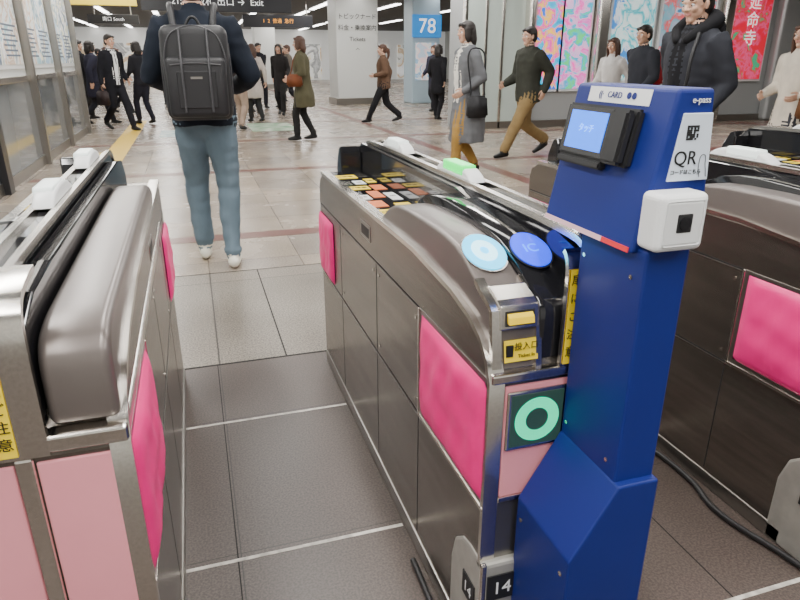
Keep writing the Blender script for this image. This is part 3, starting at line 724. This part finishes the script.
# --- man with backpack (near)
r,S=person('man_with_backpack',(.07,4.28),-4,1.84,feet=((-.085,.18,0),(.095,-.06,0)),hands=((-.17,.24,1.08),(.19,.22,1.06)),top=(.012,.016,.025),bottom=(.125,.175,.215),
    shoe=(.72,.70,.60),hem=.86,bulk=.030,lean=.02,voxel=.011,hp=-12,legbulk=.012,arm_hint=(.35,-.9,-.2),folds=.014)
bp_m=mat('backpack_fabric',(.012,.012,.014),.5,bump=.2,bscale=200); bp_z=mat('backpack_trim',(.06,.06,.065),.35)
def rbox(name,parent,x,y,z,m_,bev): return box(name,parent,x,y,z,m_,bev,4,smooth=True)
rbox('backpack_body',r,(-.175,.175),(-.235,-.09),(.90,1.39),bp_m,.05)
rbox('backpack_front_pocket',r,(-.155,.155),(-.275,-.20),(.92,1.23),bp_m,.028)
box('backpack_panel',r,(-.10,.10),(-.281,-.27),(.97,1.16),bp_m,.004)
wire('backpack_zip',r,[(-.15,-.238,1.07),(-.145,-.24,1.28),(-.09,-.238,1.36),(.09,-.238,1.36),(.145,-.24,1.28),(.15,-.238,1.07)],.0035,bp_z)
wire('backpack_zip_low',r,[(-.13,-.277,1.19),(0,-.280,1.20),(.13,-.277,1.19)],.003,bp_z)
for sx in(-1,1):
    wire('backpack_strap',r,[(sx*.10,-.12,1.36),(sx*.115,-.03,1.49),(sx*.12,.09,1.46),(sx*.13,.165,1.32),(sx*.165,.08,1.10),(sx*.15,-.10,.98)],.018,bp_m)
    wire('backpack_side_cord',r,[(sx*.178,-.16,.97),(sx*.181,-.17,1.13),(sx*.176,-.16,1.30)],.004,bp_z)
    wire('backpack_front_strap',r,[(sx*.07,-.238,1.37),(sx*.07,-.262,1.27),(sx*.07,-.283,1.18),(sx*.07,-.283,.95)],.006,bp_z)
wire('backpack_handle',r,[(-.04,-.14,1.385),(0,-.14,1.43),(.04,-.14,1.385)],.008,bp_m)
box('backpack_logo',r,(-.03,.03),(-.284,-.280),(1.12,1.132),M_steeld)

stride=((-.07,.30,0),(.07,-.30,.08)); stride2=((-.07,-.28,.08),(.07,.28,0)); small=((-.07,.14,0),(.08,-.14,.03))
sw1=((-.22,-.14,.92),(.22,.22,.97)); sw2=((-.22,.22,.97),(.22,-.14,.92))
r,S=person('man_in_suit',(-1.36,13.97),-140,1.78,stride,((-.22,.1,.95),(.26,0,.88)),(.012,.012,.016),(.012,.012,.016),inner=(.75,.75,.75),hair=('short','k'))
bag(r,(.31,.05,.60),(.10,.34,.26),cloth((.03,.02,.02),.5),[(.30,-.06,.72),(.30,.03,.80),(.30,.12,.72)])
person('pedestrian',(-2.3,16.7),-60,1.72,small,sw1,(.015,.015,.018),(.02,.02,.02),hem=.7)
person('pedestrian',(-.95,15.2),40,1.66,small,sw2,(.02,.02,.025),(.02,.02,.03),hair=('bob','k'),female=True)
r,S=person('pedestrian',(.92,13.3),-30,1.64,small,sw1,(.03,.025,.025),(.35,.26,.20),hair=('long','k'),female=True,shoe=(.03,.03,.03))
person('woman_in_white_coat',(1.38,14.9),20,1.62,small,sw2,(.52,.46,.42),(.03,.03,.03),hair=('long','b'),hem=.55,flare=.03,female=True)
person('pedestrian',(1.95,19.3),-160,1.74,small,sw1,(.015,.015,.02),(.015,.015,.02))
person('pedestrian',(2.2,16.8),160,1.66,small,sw2,(.02,.018,.018),(.02,.02,.02),hair=('long','k'),hem=.6,female=True)
r,S=person('woman_in_olive_coat',(1.83,11.2),70,1.66,((-.07,.12,0),(.08,-.14,.02)),((-.2,.18,1.05),(.22,.05,.88)),(.085,.078,.045),(.02,.02,.02),hair=('bob','b'),hem=.58,flare=.05,bulk=.036,female=True)
bag(r,(-.27,.08,1.02),(.1,.28,.20),cloth((.16,.05,.02),.5),[(-.22,-.02,1.12),(-.19,.0,1.42),(-.22,.16,1.12)])
r,S=person('woman_in_brown_jacket',(4.07,14.0),78,1.66,((-.07,.36,0),(.07,-.36,.06)),((-.2,.2,1.08),(.22,-.12,.92)),(.12,.07,.045),(.014,.014,.016),hair=('tail','b'),hem=.80,bulk=.04,legbulk=.02,female=True)
bag(r,(.24,.0,.98),(.1,.26,.2),cloth((.25,.13,.06),.5),[(.23,-.08,1.08),(.19,0,1.42),(.23,.1,1.08)])
person('pedestrian',(5.4,14.2),-40,1.62,small,sw2,(.015,.015,.018),(.015,.015,.018),hair=('bob','k'),hem=.62,female=True)
r,S=person('woman_in_grey_coat',(3.05,7.05),94,1.70,((-.06,.17,0),(.07,-.16,.04)),((-.2,.14,1.0),(.22,-.02,.88)),(.14,.145,.155),(.34,.20,.055),shoe=(.02,.02,.02),hair=('bob','k'),hem=.42,flare=.08,bulk=.032,inner=(.7,.68,.62),voxel=.013,female=True,folds=.016)
bag(r,(-.29,.02,.82),(.1,.26,.24),cloth((.02,.02,.022),.5),[(-.27,-.08,.94),(-.18,.0,1.44),(-.27,.1,.94)])
person('man_in_dark_jacket',(4.55,8.35),100,1.78,((-.07,.42,0),(.07,-.38,.10)),((-.22,-.1,.95),(.2,.24,1.02)),(.038,.040,.032),(.25,.17,.075),shoe=(.015,.015,.015),hem=.80,bulk=.040,legbulk=.022,voxel=.013,folds=.014)
r,S=person('woman_in_white_coat',(6.05,8.6),110,1.60,small,sw1,(.66,.64,.62),(.04,.04,.05),hair=('long','b'),hem=.62,female=True)
r,S=person('pedestrian',(5.5,7.2),100,1.70,small,sw2,(.03,.032,.04),(.03,.03,.04),hair=('short','k'),bulk=.03)
bag(r,(0,-.2,1.2),(.3,.16,.42),cloth((.35,.02,.03),.6))
r,S=person('man_in_hooded_coat',(3.35,3.85),98,1.80,stride,((-.22,.1,.95),(.25,-.05,.9)),(.032,.034,.042),(.02,.02,.025),hem=.72,bulk=.034,inner=(.012,.012,.014),voxel=.012,hair=('short','k'),folds=.014,hp=8)
P=Parts()
P.tube([S(-.04,.115,1.40),S(-.10,.05,1.46),S(-.105,-.06,1.52),S(0,-.13,1.54),S(.105,-.06,1.52),S(.10,.05,1.46),S(.04,.115,1.40)],[.03,.042,.052,.060,.052,.042,.03],0)
P.ell(S(0,-.15,1.46),(.10,.06,.10),0)
mk('hood',P.build('hood',[cloth((.012,.012,.014))],.012,2),None,r)
wire('coat_strap',r,[S(-.12,.10,1.44),S(-.14,.165,1.30),S(-.12,.17,1.1),S(-.05,.17,.95)],.012,bp_m)
r,S=person('woman_in_beige_coat',(5.62,5.0),95,1.62,small,((-.2,.2,1.05),(.2,.2,1.05)),(.62,.56,.47),(.04,.04,.05),hair=('long','b'),hem=.5,flare=.03,female=True,bulk=.028)
bag(r,(-.27,.12,.95),(.1,.30,.24),cloth((.16,.07,.03),.5),[(-.24,.02,1.06),(-.18,.03,1.42),(-.24,.22,1.06)])
crowd=((-3.2,19,90),(-2.6,23,-90),(-.6,22,170),(.6,25,10),(3.0,22.5,200),(-4.2,26,-40),(2.4,28,0),(6.3,16.8,120),(-1.6,28,180),
       (-3.0,15.6,-80),(-1.7,18.5,-100),(-2.1,20.5,30),(-.2,18.3,150),(1.2,21,60),(2.8,19.4,100),(.2,28.5,200),(3.6,26,-70),(-2.7,17.6,100),(-1.9,15.4,-60),(.1,16.6,20),(1.6,17.6,-150))
for i,(x,y,yw) in enumerate(crowd):
    person('pedestrian',(x,y),yw,1.6+.03*(i%5),small if i%2 else stride2,sw1 if i%2 else sw2,random.choice([(.02,.02,.025),(.05,.045,.04),(.14,.12,.10),(.03,.03,.05),(.015,.015,.015)]),(.02,.02,.025),
        hair=(random.choice(['short','long','bob']),random.choice('kb')),hem=random.choice([.84,.6]),voxel=.022,bulk=.03)

# ------------------------------------------------------------------ camera
cam = bpy.data.cameras.new('camera'); cam.sensor_width = 36; cam.lens = 36*632/800; cam.clip_end = 200
co = bpy.data.objects.new('camera', cam); COL.objects.link(co)
co.location = (0,0,1.3); co.rotation_euler = (math.radians(90-20.8), 0, math.radians(-17.6))
scene.camera = co
